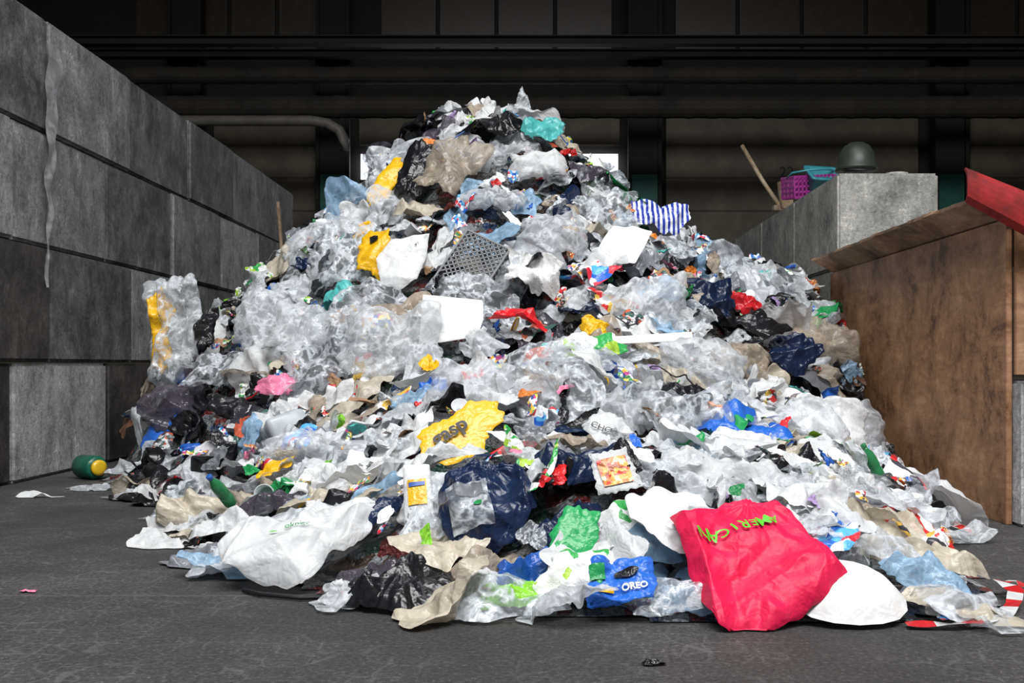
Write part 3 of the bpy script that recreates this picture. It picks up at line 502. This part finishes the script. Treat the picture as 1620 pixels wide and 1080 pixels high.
FD=[('milky',2,'crumpled milky translucent plastic film'+A),('clear',1.6,'wrinkled clear plastic film'+A),('grey',1.3,'grey plastic film'+A),('black',3,'black plastic film'+A),('beige',1.3,'dirty beige plastic film'+A),('green',.8,'green plastic film'+A),('blue',.7,'blue plastic film'+A),('plum',1,'dark translucent plastic film'+A),('p_dark',.6,'dark printed film'+A),('red',.3,'red plastic film'+A)]
BL=[('white',5,'crumpled white plastic bag'+A),('milky',5,'puffed translucent white plastic bag'+A),('clear',3.5,'puffed clear plastic bag'+A),('cream',1.1,'dirty cream plastic bag'+A),('grey',.4,'grey plastic bag'+A),('black',2,'black garbage bag'+A),('navy',.9,'dark navy garbage bag'+A),('paleblue',.8,'pale blue plastic bag'+A),('beige',1,'brownish translucent plastic bag'+A),('blue',.3,'blue plastic bag'+A),('green',.25,'green plastic bag'+A),('p_blue',.4,'white bag with blue print'+A),('p_red',.3,'white bag with red print'+A)]
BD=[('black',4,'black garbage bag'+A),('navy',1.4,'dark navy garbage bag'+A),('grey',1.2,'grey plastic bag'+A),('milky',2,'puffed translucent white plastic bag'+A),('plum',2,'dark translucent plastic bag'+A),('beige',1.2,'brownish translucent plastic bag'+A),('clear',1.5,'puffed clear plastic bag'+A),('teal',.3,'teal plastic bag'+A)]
WL=[('p_red',3,'red and white printed food wrapper'+A),('p_blue',3,'blue and white printed food wrapper'+A),('p_green',3,'green and white printed food wrapper'+A),('p_mix',2.5,'colourful printed food wrapper'+A),('p_dark',2,'dark printed food wrapper'+A),('p_food',1,'brown and orange printed food wrapper'+A),('white',5,'small white plastic wrapper'+A),('milky',3,'small translucent wrapper'+A),('red',1.4,'small red wrapper'+A),('blue',1.6,'small blue wrapper'+A),('green',1.4,'small green wrapper'+A),('lime',.6,'small lime green wrapper'+A),('teal',.9,'small teal wrapper'+A),('black',3,'small black plastic wrapper'+A),('yellow',.7,'small yellow wrapper'+A),('pink',.6,'small pink wrapper'+A),('orange',.6,'small orange wrapper'+A),('purple',.6,'small lilac wrapper'+A)]
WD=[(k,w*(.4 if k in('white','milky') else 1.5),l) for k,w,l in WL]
PL=[('paper',5,'torn white packaging sheet'+A),('white',3,'stiff white plastic sheet'+A),('card',.9,'torn brown cardboard piece'+A),('grey',.8,'stiff grey plastic piece'+A),('p_mix',.7,'printed cardboard sleeve'+A)]
PD=[('paper',2,'torn white packaging sheet'+A),('card',2,'torn brown cardboard piece'+A),('grey',2,'stiff grey plastic piece'+A),('brown',1,'brown plastic piece'+A),('p_mix',1,'printed cardboard sleeve'+A)]
place('plastic_film',PF,'plastic films heaped in the waste pile',290,.3,.62,pool_s,FL,FD,.02)
place('torn_film',PF,'torn films spread over the low pile',140,.26,.44,pool_s,FL,FL,.08,.25,.8,wlow)
place('film_scrap',PF,'crumpled film scraps in the waste pile',170,.16,.34,pool_s,FL,FD,.14,.5)
place('plastic_bag',PB,'plastic bags heaped in the waste pile',250,.24,.48,pool_b,BL,BD,.10,.3)
place('packaging_sheet','packaging','torn packaging sheets in the waste pile',190,.08,.22,pool_p,PL,PD,.42,.45)
place('food_wrapper','wrapper','food wrappers scattered over the waste pile',270,.08,.19,pool_w,WL,WD,.55,.5)
place('packaging_scrap','wrapper','small packaging scraps scattered over the waste pile',240,.05,.11,pool_w,WL,WD,1.1,.5)
PLm=dict(clear=plain('pet_clear',(.5,.55,.56),.15,noisy=.1),green=plain('pet_green',(.03,.22,.08),.2),white=plain('hdpe_milk',(.68,.69,.71),.35,noisy=.08),blue=plain('hard_blue',(.03,.13,.45),.3),black=plain('hard_black',(.012,.012,.014),.3),red=plain('hard_red',(.55,.02,.02),.3),yellow=plain('hard_yellow',(.8,.5,.02),.3),grey=plain('hard_grey',(.25,.26,.28),.4),pink=plain('hard_pink',(.7,.2,.3),.4))
def rigid(name,cat,grp,cnt,me,mats,labf,child=None,s=(.6,1.0),off=.03):
    placed=[]
    for i in range(cnt):
        p=pick(placed,5)
        if not p or p[1]<4.9: continue
        x=min(max(p[0],-2.6),2.05); y=p[1]; placed.append((x,y)); k=mats[int(rg.integers(len(mats)))]
        o=obj(name,me,labf%k,cat,grp); setmat(o,PLm[k])
        q=Vector(rg.normal(size=3)+np.array([0,-.8,.5])).to_track_quat('Z','Y'); o.rotation_euler=q.to_euler(); sc=rg.uniform(*s); o.scale=(sc,)*3
        o.location=Vector((x,y,max(ph(x,y),.06)))+pn(x,y)*off
        if child:
            c=obj(child[0],child[1]); setmat(c,PLm[child[2][int(rg.integers(len(child[2])))]]); c.parent=o
D0=[PLm['white']]
rigid('plastic_bottle','bottle','plastic bottles in the waste pile',14,lathe('bottle',[(.001,0),(.03,0),(.034,.01),(.034,.06),(.031,.07),(.034,.08),(.034,.13),(.030,.16),(.015,.19),(.013,.205)],D0),['clear','clear','green','white'],'%s plastic bottle with cap'+A,('bottle_cap',lathe('cap',[(.015,.2),(.016,.202),(.016,.222),(.013,.224)],D0),['white','blue','red','green','yellow']))
rigid('plastic_tub','tub','plastic tubs in the waste pile',12,lathe('tub',[(.001,0),(.045,0),(.058,.09),(.063,.09),(.063,.096),(.056,.096),(.043,.004),(.001,.004)],D0),['white','white','clear','black'],'round %s plastic tub'+A)
rigid('food_tray','tray','food trays in the waste pile',12,loft('tray',[(.02,.02,0,.01),(.08,.055,0,.02),(.095,.07,.045,.02),(.105,.08,.045,.02),(.105,.08,.049,.02),(.093,.068,.049,.02),(.078,.053,.004,.02),(.02,.02,.004,.01)],D0),['black','white','clear','black','blue'],'rectangular %s plastic food tray'+A)
rigid('container_lid','lid','container lids in the waste pile',14,lathe('lid',[(.001,.006),(.05,.006),(.055,.01),(.06,.01),(.062,0),(.058,0),(.054,.006),(.001,.002)],D0),['white','blue','red','yellow','green','clear'],'round %s plastic lid'+A,off=.06)
for i in range(26):
    p=pick([],3)
    if not p or p[1]<5.4: continue
    x,y=p; a=rg.uniform(0,2*pi); pts=[]
    for k in range(14):
        a+=rg.normal()*.35; x=min(max(x+.035*math.cos(a),-2.6),2.1); y=max(y+.035*math.sin(a)*.7,3.5); pts.append((x,y,ph(x,y)+.1+.02*math.sin(k)))
    k=['black','black','red','grey','yellow','blue'][i%6]
    obj('plastic_strap',tube('strap',pts,.005,[PLm[k]],6),'thin %s plastic strap curling over the waste pile'%k,'strap','plastic straps in the waste pile')
# floor scraps
def scrap(name,cat,lab,mt,x,y,s,sy=.7,zs=.5,pool=pool_s,i=0,rz=0):
    me=pool[i]; o=obj(name,me,lab,cat); o.scale=(s,s*sy,s*zs); o.rotation_euler=(0,0,rz)
    co=np.empty(len(me.vertices)*3); me.vertices.foreach_get('co',co); co=co.reshape(-1,3); q=np.percentile(co[:,2],30); m2=me.copy(); co[:,2]=np.maximum(co[:,2]-q,0)+np.abs(co[:,0])*.01; m2.vertices.foreach_set('co',co.ravel()); m2.update(); o.data=m2
    o.location=(x,y,.005); setmat(o,M[mt])
fl=' lying on the asphalt floor'
scrap('film_scrap',PF,'small pink wrapper scrap'+fl,'pink',-1.79,3.87,.06,.6,.5,pool_w,1)
scrap('film_scrap',PF,'white plastic film scrap'+fl,'white',-3.0,6.63,.26,.5,.5,i=2)
scrap('film_scrap',PF,'crumpled clear film'+fl,'milky',-2.83,7.05,.28,.8,.6,i=3)
for k,(mt,x,y,s) in enumerate((('white',-1.66,4.85,.24),('black',-1.5,4.88,.2),('white',-1.4,4.8,.26),('cream',-1.55,5.0,.22),('black',-2.2,6.3,.30),('clear',-2.25,6.7,.34),('milky',-2.0,6.3,.3),('paleblue',-2.4,6.95,.24),('pink',-2.5,7.25,.2),('green',-2.3,7.1,.2),('grey',-1.8,6.1,.3),('milky',-1.7,5.7,.3),('white',-1.5,5.5,.3),('black',-1.6,5.9,.3),('white',-1.8,6.4,.3),('milky',-1.45,5.2,.3),('white',-1.25,5.1,.3),('white',1.8,5.4,.24),('cream',1.9,6.1,.2),('grey',2.0,6.6,.2),('milky',1.65,5.0,.24),('white',-1.2,4.6,.24),('milky',-2.1,6.9,.34),('white',-2.4,7.2,.28),('milky',1.5,4.7,.3),('white',1.5,4.35,.24),('clear',1.45,4.05,.26))):
    scrap('film_scrap',PF,'%s film scrap'%{'paleblue':'pale blue','milky':'milky translucent'}.get(mt,mt)+fl,mt,x,y,s,.8,.8,i=4+k,rz=k*1.3)
scrap('film_scrap',PF,'red and white wrapper scrap'+fl,'p_red',-1.33,4.56,.1,.6,.5,pool_w,3)
scrap('film_scrap',PF,'orange brown wrapper'+fl,'orange',1.98,5.9,.12,.7,1,pool_w,5)
scrap('stone','stone','small dark stone'+fl,'black',.31,2.93,.07,.5,.8,pool_b,1)
o=obj('plastic_canister',lathe('roll',[(.02,-.11),(.07,-.11),(.082,-.10),(.082,.08),(.07,.10),(.02,.10)],[plain('dark_green_wrap',(.01,.12,.075),.3)]),'dark green canister with yellow cap near the block wall','canister',loc=(-3.13,7.7,.086),rot=(pi/2,0,.9))
obj('yellow_cap',lathe('cap',[(.02,.098),(.055,.10),(.055,.125),(.03,.13)],[PLm['yellow']]),parent=o)
obj('cord',tube('cord',[(-1.03,3.85,.012),(-.95,3.78,.012),(-.8,3.72,.012),(-.65,3.74,.012),(-.55,3.7,.012)],.008,[PLm['black']],6),'thin black cord lying on the asphalt floor','cord')
path=[(1.12,3.34,.0),(1.26,3.32,.005),(1.38,3.36,.01),(1.48,3.48,.0),(1.56,3.60,.01),(1.61,3.70,.03),(1.60,3.80,.04),(1.66,3.84,.03),(1.73,3.82,.01),(1.84,3.81,.0)]
pp=[]
for i in range(len(path)-1):
    for k in range(5): pp.append(Vector(path[i]).lerp(Vector(path[i+1]),k/5))
v=[];f_=[];mi=[]
for i,p in enumerate(pp):
    t=(pp[min(i+1,len(pp)-1)]-pp[max(i-1,0)]).normalized(); s_=Vector((-t.y,t.x,0))*.05+Vector((0,0,.010*math.sin(i*.9))); v+=[p-s_*.5+Vector((0,0,.014)),p+s_*.5+Vector((0,0,.014))]
for i in range(len(pp)-1): f_.append((2*i,2*i+1,2*i+3,2*i+2)); mi.append((i//3)%2)
obj('barrier_tape',mesh('barrier_tape',v,f_,[M['red'],MWHITE],False,mi),'red and white striped barrier tape trailing on the asphalt','barrier tape')
# ---------------- floor & hall ----------------
m,nt,out=newmat('asphalt'); tc=nd(nt,'ShaderNodeTexCoord').outputs['Object']
n1=nd(nt,'ShaderNodeTexNoise',Scale=.9,Detail=12.0,Roughness=.7); L(nt,tc,n1.inputs['Vector'])
n2=nd(nt,'ShaderNodeTexNoise',Scale=64.0,Detail=4.0,Roughness=.85); L(nt,tc,n2.inputs['Vector'])
wv=nd(nt,'ShaderNodeVectorMath',operation='MULTIPLY_ADD'); n4=nd(nt,'ShaderNodeTexNoise',Scale=14.0,Detail=7.0,Roughness=.8); L(nt,tc,n4.inputs['Vector']); L(nt,n4.outputs['Color'],wv.inputs[0]); wv.inputs[1].default_value=(.07,.07,0); L(nt,tc,wv.inputs[2])
vo=nd(nt,'ShaderNodeTexVoronoi',feature='DISTANCE_TO_EDGE',Scale=9.0,Randomness=.6); L(nt,wv.outputs[0],vo.inputs['Vector'])
cr=ramp(nt,[(0,(1,1,1)),(.015,(.6,.6,.6)),(.035,(0,0,0))]); L(nt,vo.outputs['Distance'],cr.inputs[0])
cm=ramp(nt,[(.46,(0,0,0)),(.55,(1,1,1))]); L(nt,n1.outputs['Fac'],cm.inputs[0])
b=ramp(nt,[(.36,(.036,.034,.033)),(.5,(.058,.055,.053)),(.64,(.09,.086,.082))]); L(nt,n1.outputs['Fac'],b.inputs[0])
g=ramp(nt,[(.34,(.25,.25,.25)),(.5,(.9,.9,.9)),(.6,(1.4,1.4,1.4)),(.67,(4,4,4))]); L(nt,n2.outputs['Fac'],g.inputs[0])
bb=mixc(nt,.9,b.outputs[0],g.outputs[0],'MULTIPLY')
bb=mixc(nt,math_(nt,'MULTIPLY',math_(nt,'MULTIPLY',cr.outputs[0],cm.outputs[0]),.5),bb,(.19,.185,.18))
sx=nd(nt,'ShaderNodeSeparateXYZ'); L(nt,wv.outputs[0],sx.inputs[0])
sd=math_(nt,'ABSOLUTE',math_(nt,'SUBTRACT',sx.outputs[1],3.85)); seam=math_(nt,'LESS_THAN',sd,.008); bb=mixc(nt,math_(nt,'MULTIPLY',seam,.5),bb,(.16,.155,.15))
bp=nd(nt,'ShaderNodeBump',Strength=.8,Distance=.02); L(nt,math_(nt,'ADD',n2.outputs['Fac'],n4.outputs['Fac']),bp.inputs['Height'])
p=nd(nt,'ShaderNodeBsdfPrincipled',Roughness=.75); L(nt,bb,p.inputs['Base Color']); L(nt,bp.outputs[0],p.inputs['Normal']); L(nt,p.outputs[0],out.inputs[0])
obj('floor',mesh('floor',[(-13,-8,0),(13,-8,0),(13,20.3,0),(-13,20.3,0)],[(0,1,2,3)],[m]),kind='structure')
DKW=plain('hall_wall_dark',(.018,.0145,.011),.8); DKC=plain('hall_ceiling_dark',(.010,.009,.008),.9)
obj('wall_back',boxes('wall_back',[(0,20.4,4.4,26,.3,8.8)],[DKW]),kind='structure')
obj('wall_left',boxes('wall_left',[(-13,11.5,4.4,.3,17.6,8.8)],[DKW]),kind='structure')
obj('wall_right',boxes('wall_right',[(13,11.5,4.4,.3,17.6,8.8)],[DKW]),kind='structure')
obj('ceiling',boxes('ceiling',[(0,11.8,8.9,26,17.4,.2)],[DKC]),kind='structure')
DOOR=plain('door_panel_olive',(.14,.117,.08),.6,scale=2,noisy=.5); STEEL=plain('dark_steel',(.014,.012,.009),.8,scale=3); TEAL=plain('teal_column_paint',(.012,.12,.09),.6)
def door(nm,x0,x1,z1,skip=None):
    bx=[];z=0
    while z<z1-.05:
        if not(skip and skip[0]-.05<=z<skip[1]-.05): bx.append(((x0+x1)/2,20.1,z+.29,x1-x0,.08,.57))
        z+=.6
    bx+=[((x0+x1)/2,20.12,z1/2,x1-x0,.04,z1)] if not skip else []
    return obj(nm,boxes(nm,bx,[DOOR],.015),kind='structure')
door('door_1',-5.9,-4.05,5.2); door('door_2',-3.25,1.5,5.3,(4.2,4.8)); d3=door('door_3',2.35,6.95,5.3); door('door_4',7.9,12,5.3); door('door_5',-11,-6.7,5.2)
WIN=plain('daylight_window',(.85,.9,1.0),.3,noisy=.05,emis=4)
for k in range(5):
    x=-3.25+.95*k; obj('window_%d'%(k+1),boxes('window',[(x+.475,20.12,4.42,.9,.02,.46)],[WIN]),kind='structure')
for i,x in enumerate((-6.3,-3.65,1.92,7.4)):
    obj('steel_column',boxes('steel_column',[(0,0,4.3,.5,.35,8.6),(-.27,-.2,4.3,.06,.1,8.6),(.27,-.2,4.3,.06,.1,8.6),(0,-.19,3.2,.46,.02,2.0)],[STEEL,TEAL],0,[0,0,0,1]),'dark steel column with teal painted band against the hall wall','column','columns along the hall wall',loc=(x,19.85,0))
UW=plain('upper_window_glass',(.06,.045,.032),.35)
k=6
for x0,x1 in ((-7.4,-3.9),(-2.9,1.4),(2.5,7.2),(7.9,11.5)):
    w=(x1-x0)/4
    bx=[(x0+w*(i+.5),20.2,7.05,w-.08,.04,1.0) for i in range(4)]
    obj('window_%d'%k,boxes('window',bx+[((x0+x1)/2,20.17,6.5,x1-x0+.1,.1,.07),((x0+x1)/2,20.17,7.62,x1-x0+.1,.1,.07)],[UW,STEEL],0,[0]*4+[1,1]),kind='structure'); k+=1
for i,(y,z,s) in enumerate(((17.5,5.95,.12),(19.3,6.25,.12))):
    obj('steel_beam',boxes('steel_beam',[(0,0,s/2,25.6,.2,.02),(0,0,-s/2,25.6,.2,.02),(0,0,0,25.6,.03,s)],[STEEL]),'long dark steel beam spanning the hall','beam','beams spanning the hall',loc=(0,y,z))
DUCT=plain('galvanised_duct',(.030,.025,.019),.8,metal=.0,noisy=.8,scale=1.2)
def duct(x0,x1,y,z,r,lab):
    n=int((x1-x0)/.12); v=[];f=[]
    for i in range(n+1):
        rr=r*(1.06 if i%3==0 else 1)
        for k in range(16):
            a=2*pi*k/16; v.append((x0+(x1-x0)*i/n,rr*math.cos(a),rr*math.sin(a)))
    for i in range(n):
        for k in range(16): a=i*16+k;b=i*16+(k+1)%16; f.append((a,b,b+16,a+16))
    o=obj('air_duct',mesh('air_duct',v,f,[DUCT],False),lab,'duct','ducts along the hall',loc=(0,y,z))
    for x in (-11.5,11.5): obj('hanger_rod',boxes('rod',[(x,0,(8.8-z)/2+r*.5,.02,.02,8.8-z-r)],[STEEL]),parent=o)
duct(-12.8,12.8,17,4.78,.17,'long round spiral air duct running across the hall')
duct(-12.8,12.8,17.3,5.35,.13,'long dark round air duct running across the hall')
pts=[(-12.85,0,0),(-3.3,0,0),(-3.05,0,-.04),(-2.88,0,-.14),(-2.8,0,-.3),(-2.8,0,-.45)]
o=obj('drain_pipe',tube('drain_pipe',pts,.075,[plain('pipe_grey',(.13,.12,.105),.55)],14),'light grey pipe with downward elbow','pipe',loc=(0,16,4.35))
obj('hanger_rod',boxes('rod',[(-11,0,2.25,.02,.02,4.4)],[STEEL]),parent=o)
o=obj('door_number',text_mesh('22',.28,plain('number_black',(.004,.004,.004),.6)),loc=(4.55,20.05,4.3),rot=(pi/2,0,0),parent=d3)
# ---------------- left block wall ----------------
def lego(L_,h=.815,d=.8): return boxes('concrete_block',[(0,0,h/2,d,L_,h-.008)],[BC[0]],.02)
rows={0:(7.37,[2,3,0,3,2,2,2,2,2]),1:(7.9,[3,3,2,1,1,1,1,1,1]),2:(7.37,[1,1,1,2,1,0,1,1,1]),3:(7.9,[2,2,1,2,2,1,1,1,1])}
BG='stacked concrete blocks of the partition wall'
labs={0:'light grey concrete block stacked in the partition wall',1:'grey concrete block stacked in the partition wall',2:'dark stained concrete block stacked in the partition wall',3:'blackened brown concrete block stacked in the partition wall',4:'pale weathered concrete block stacked in a low wall'}
bm_full=lego(1.588); bm_half=lego(.5)
for r,(y0,mt) in rows.items():
    y=y0-3.2; i=0
    while y<15.85:
        e=y+1.6; short=e>15.95
        if short and 15.85-y<.3: break
        o=obj('concrete_block',bm_half if short else bm_full,labs[mt[min(i,len(mt)-1)]],'concrete block',BG,loc=(-3.91+rg.uniform(-.018,.018),y+(.25 if short else .8),.82*r))
        setmat(o,BC[mt[min(i,len(mt)-1)]])
        y=e; i+=1
BG2='stacked concrete blocks of the low wall'
for r in range(3):
    y=9.4
    while y<15.6:
        me=boxes('concrete_block',[(0,0,.405,.86,1.59,.808)],[BC[4]],.02)
        if r==2:
            bm=bmesh.new(); bm.from_mesh(me)
            for ly in (-.4,.4):
                for lx in (-.2,.2):
                    q=bmesh.ops.create_cone(bm,cap_ends=True,segments=20,radius1=.13,radius2=.10,depth=.07); bmesh.ops.translate(bm,verts=q['verts'],vec=(lx,ly,.84))
            bm.to_mesh(me); bm.free()
        obj('concrete_block',me,labs[4],'concrete block',BG2,loc=(3.0,y+.8,.815*r)); y+=1.6
TOPZ=2.445
HM=plain('helmet_olive',(.035,.045,.032),.45,noisy=.4)
hel=obj('helmet',lathe('helmet',[(.185,.0),(.182,.02),(.17,.035),(.163,.09),(.145,.16),(.11,.215),(.06,.245),(.001,.255)],[HM],32),'olive green steel helmet resting on the concrete wall','helmet',loc=(2.83,9.75,TOPZ+.075)); hel.scale=(1,1.15,1)
obj('chin_strap',tube('strap',[(-.16,-.05,.01),(-.1,-.15,-.02),(0,-.19,-.03),(.1,-.16,-.02),(.16,-.05,.01)],.008,[PLm['black']],6),parent=hel)
TB1=plain('teal_plastic',(.05,.30,.34),.35); TB2=plain('magenta_plastic',(.40,.04,.28),.35)
bx=[(0,0,.02,.56,.34,.03)]
for z in (.08,.14,.2,.25): bx+=[(0,-.17,z,.58,.012,.022),(0,.17,z,.58,.012,.022),(-.285,0,z,.012,.34,.022),(.285,0,z,.012,.34,.022)]
for k in range(13): bx+=[(-.28+.0467*k,-.17,.14,.014,.012,.25),(-.28+.0467*k,.17,.14,.014,.012,.25)]
for k in range(8): bx+=[(-.285,-.17+.048*k,.14,.012,.014,.25),(.285,-.17+.048*k,.14,.012,.014,.25)]
tb=obj('plastic_basket',boxes('basket',bx,[TB2]),'magenta and teal plastic baskets tipped on the concrete wall','basket',loc=(2.84,11.4,TOPZ+.075),rot=(.1,-.08,.2)); tb.scale=(.9,.9,.9)
obj('teal_insert',loft('box',[(.02,.02,.03,.01),(.15,.11,.03,.03),(.19,.14,.20,.04),(.21,.16,.21,.04),(.21,.16,.235,.04),(.17,.12,.235,.04),(.13,.10,.05,.03),(.02,.02,.05,.01)],[TB1]),parent=tb,loc=(.05,-.1,.08),rot=(.55,.1,0))
obj('handle',tube('handle',[(-.29,0,.25),(-.27,-.1,.30),(-.1,-.2,.32),(.1,-.2,.32),(.27,-.1,.30),(.29,0,.25)],.012,[TB1]),parent=tb)
WD2=wood('plywood_edge',(.34,.21,.125),(.14,.08,.045),(3,1,6)); PW=wood('pale_wood',(.42,.33,.22),(.25,.18,.12),(8,8,1))
br=obj('broom',tube('broom',[(2.40,12.9,3.37),(2.6,12.75,2.95),(2.8,12.6,2.58)],.026,[PW],8),'wooden broom handle leaning on the concrete wall','broom')
obj('broom_head',boxes('head',[(2.85,12.5,2.58,.34,.09,.06)],[PW],.004),parent=br)
obj('wood_offcut',boxes('offcut',[(0,0,.15,.14,.06,.30)],[PW],.006),'pale wooden offcut standing on the concrete wall','wood piece',loc=(2.75,12.1,TOPZ+.075),rot=(0,-.15,.3))
obj('wooden_stick',tube('stick',[(-2.95,13.1,.5),(-3.0,13.1,1.6),(-3.09,13.1,2.74)],.022,[PW],8),'pale wooden stick standing in the pile near the block wall','stick')
HF=film('grey_hanging_film',(.34,.34,.34),.4,clear=.45,bump=.1)
obj('hanging_film',mesh('hang',[( -3.48+.012*math.sin(j*1.3+i), 7.80+.24*(i/5)*(1-j/26)+.02*math.sin(j*.8), 3.1-1.75*j/24) for j in range(25) for i in range(6)],[(j*6+i,j*6+i+1,j*6+i+7,j*6+i+6) for j in range(24) for i in range(5)],[HF],True),'narrow torn translucent film hanging on the block wall','plastic film')
# ---------------- timber box ----------------
WD1=wood('plywood_stained',(.42,.235,.125),(.27,.145,.075),(1,1.2,5),2.4)
box=obj('plywood_bunker',None,'stained brown plywood bunker with overhanging lid beside the waste pile','bunker',loc=(2.36,5.5,0))
obj('side_panel',boxes('side_panel',[(0,1.65,.765,.03,3.3,1.53)],[WD1],.003),parent=box)
obj('front_panel',boxes('front_panel',[(.65,-.02,1.13,1.26,.03,.76)],[WD1],.003),parent=box)
obj('corner_post',boxes('corner_post',[(.045,.16,.765,.05,.08,1.53)],[WD2],.004),parent=box)
v=[];f=[];n=48
for i in range(n+1):
    t=i/n; y=-.06+3.3*t; e=.012*math.sin(t*23)+.010*math.sin(t*61)+.006*math.sin(t*143)
    for (x,zz) in ((-.21+.05*t+e,1.610+.02*t),(0,1.535),(1.2,1.535),(1.2,1.553),(0,1.553),(-.21+.05*t+e*.6,1.628+.02*t)): v.append((x,y,zz+.004*math.sin(t*5)))
for i in range(n):
    for k in range(6): a=i*6+k;b=i*6+(k+1)%6; f.append((a,b,b+6,a+6))
f+=[(0,1,2,3,4,5),tuple(n*6+k for k in range(6))[::-1]]
obj('lid',mesh('lid',v,f,[WD2]),parent=box)
obj('concrete_block',boxes('concrete_block',[(0,0,.36,1.6,.5,.72)],[BC[0]],.015),'pale grey concrete block standing beside the plywood bunker','concrete block',loc=(3.182,5.65,0))
RED=plain('red_painted_blade',(.34,.008,.010),.7,noisy=.9,scale=5)
v=[];f=[];n=12
for i in range(n+1):
    for j in range(7):
        u=i/n; w_=j/6; x=2.07+.75*u; z=1.755-.30*u-(.17+.12*u)*w_; y=5.3-.012*math.sin(w_*pi)+(.02 if j in(0,6) else 0); v.append((x,y,z))
for i in range(n):
    for j in range(6): a=i*7+j; f.append((a,a+1,a+8,a+7))
sh=obj('snow_shovel',mesh('blade',v,f,[RED],False),'red shovel blade leaning over the bunker edge','shovel')
mo=sh.modifiers.new('s','SOLIDIFY'); mo.thickness=.012
obj('handle',tube('handle',[(2.78,5.3,1.4),(3.3,5.15,.9),(4.1,4.95,.03)],.02,[PW],8),parent=sh)
# ---------------- light & camera ----------------
cam=bpy.data.cameras.new('camera'); co=bpy.data.objects.new('camera',cam); COL.objects.link(co); co.location=(0,0,.8); co.rotation_euler=(pi/2,0,0)
cam.sensor_width=36; cam.lens=38.67; cam.shift_x=-.0247; cam.shift_y=.0228; cam.clip_end=200; SC.camera=co
def area(nm,loc,tgt,sx,sy,e,col=(1,1,1)):
    l=bpy.data.lights.new(nm,'AREA'); l.shape='RECTANGLE'; l.size=sx; l.size_y=sy; l.energy=e; l.color=col
    o=bpy.data.objects.new(nm,l); COL.objects.link(o); o.location=loc; o.rotation_euler=(Vector(tgt)-Vector(loc)).to_track_quat('-Z','Y').to_euler()
area('daylight_gate',(.8,-1.4,10.2),(0,8,1),11,5,2420,(.99,.99,1))
area('skylight',(0,6.8,8.6),(0,6.8,0),4,4,140,(.95,.98,1))
w=bpy.data.worlds.new('World'); SC.world=w; w.use_nodes=True; w.node_tree.nodes['Background'].inputs[0].default_value=(.86,.92,1,1); w.node_tree.nodes['Background'].inputs[1].default_value=.2
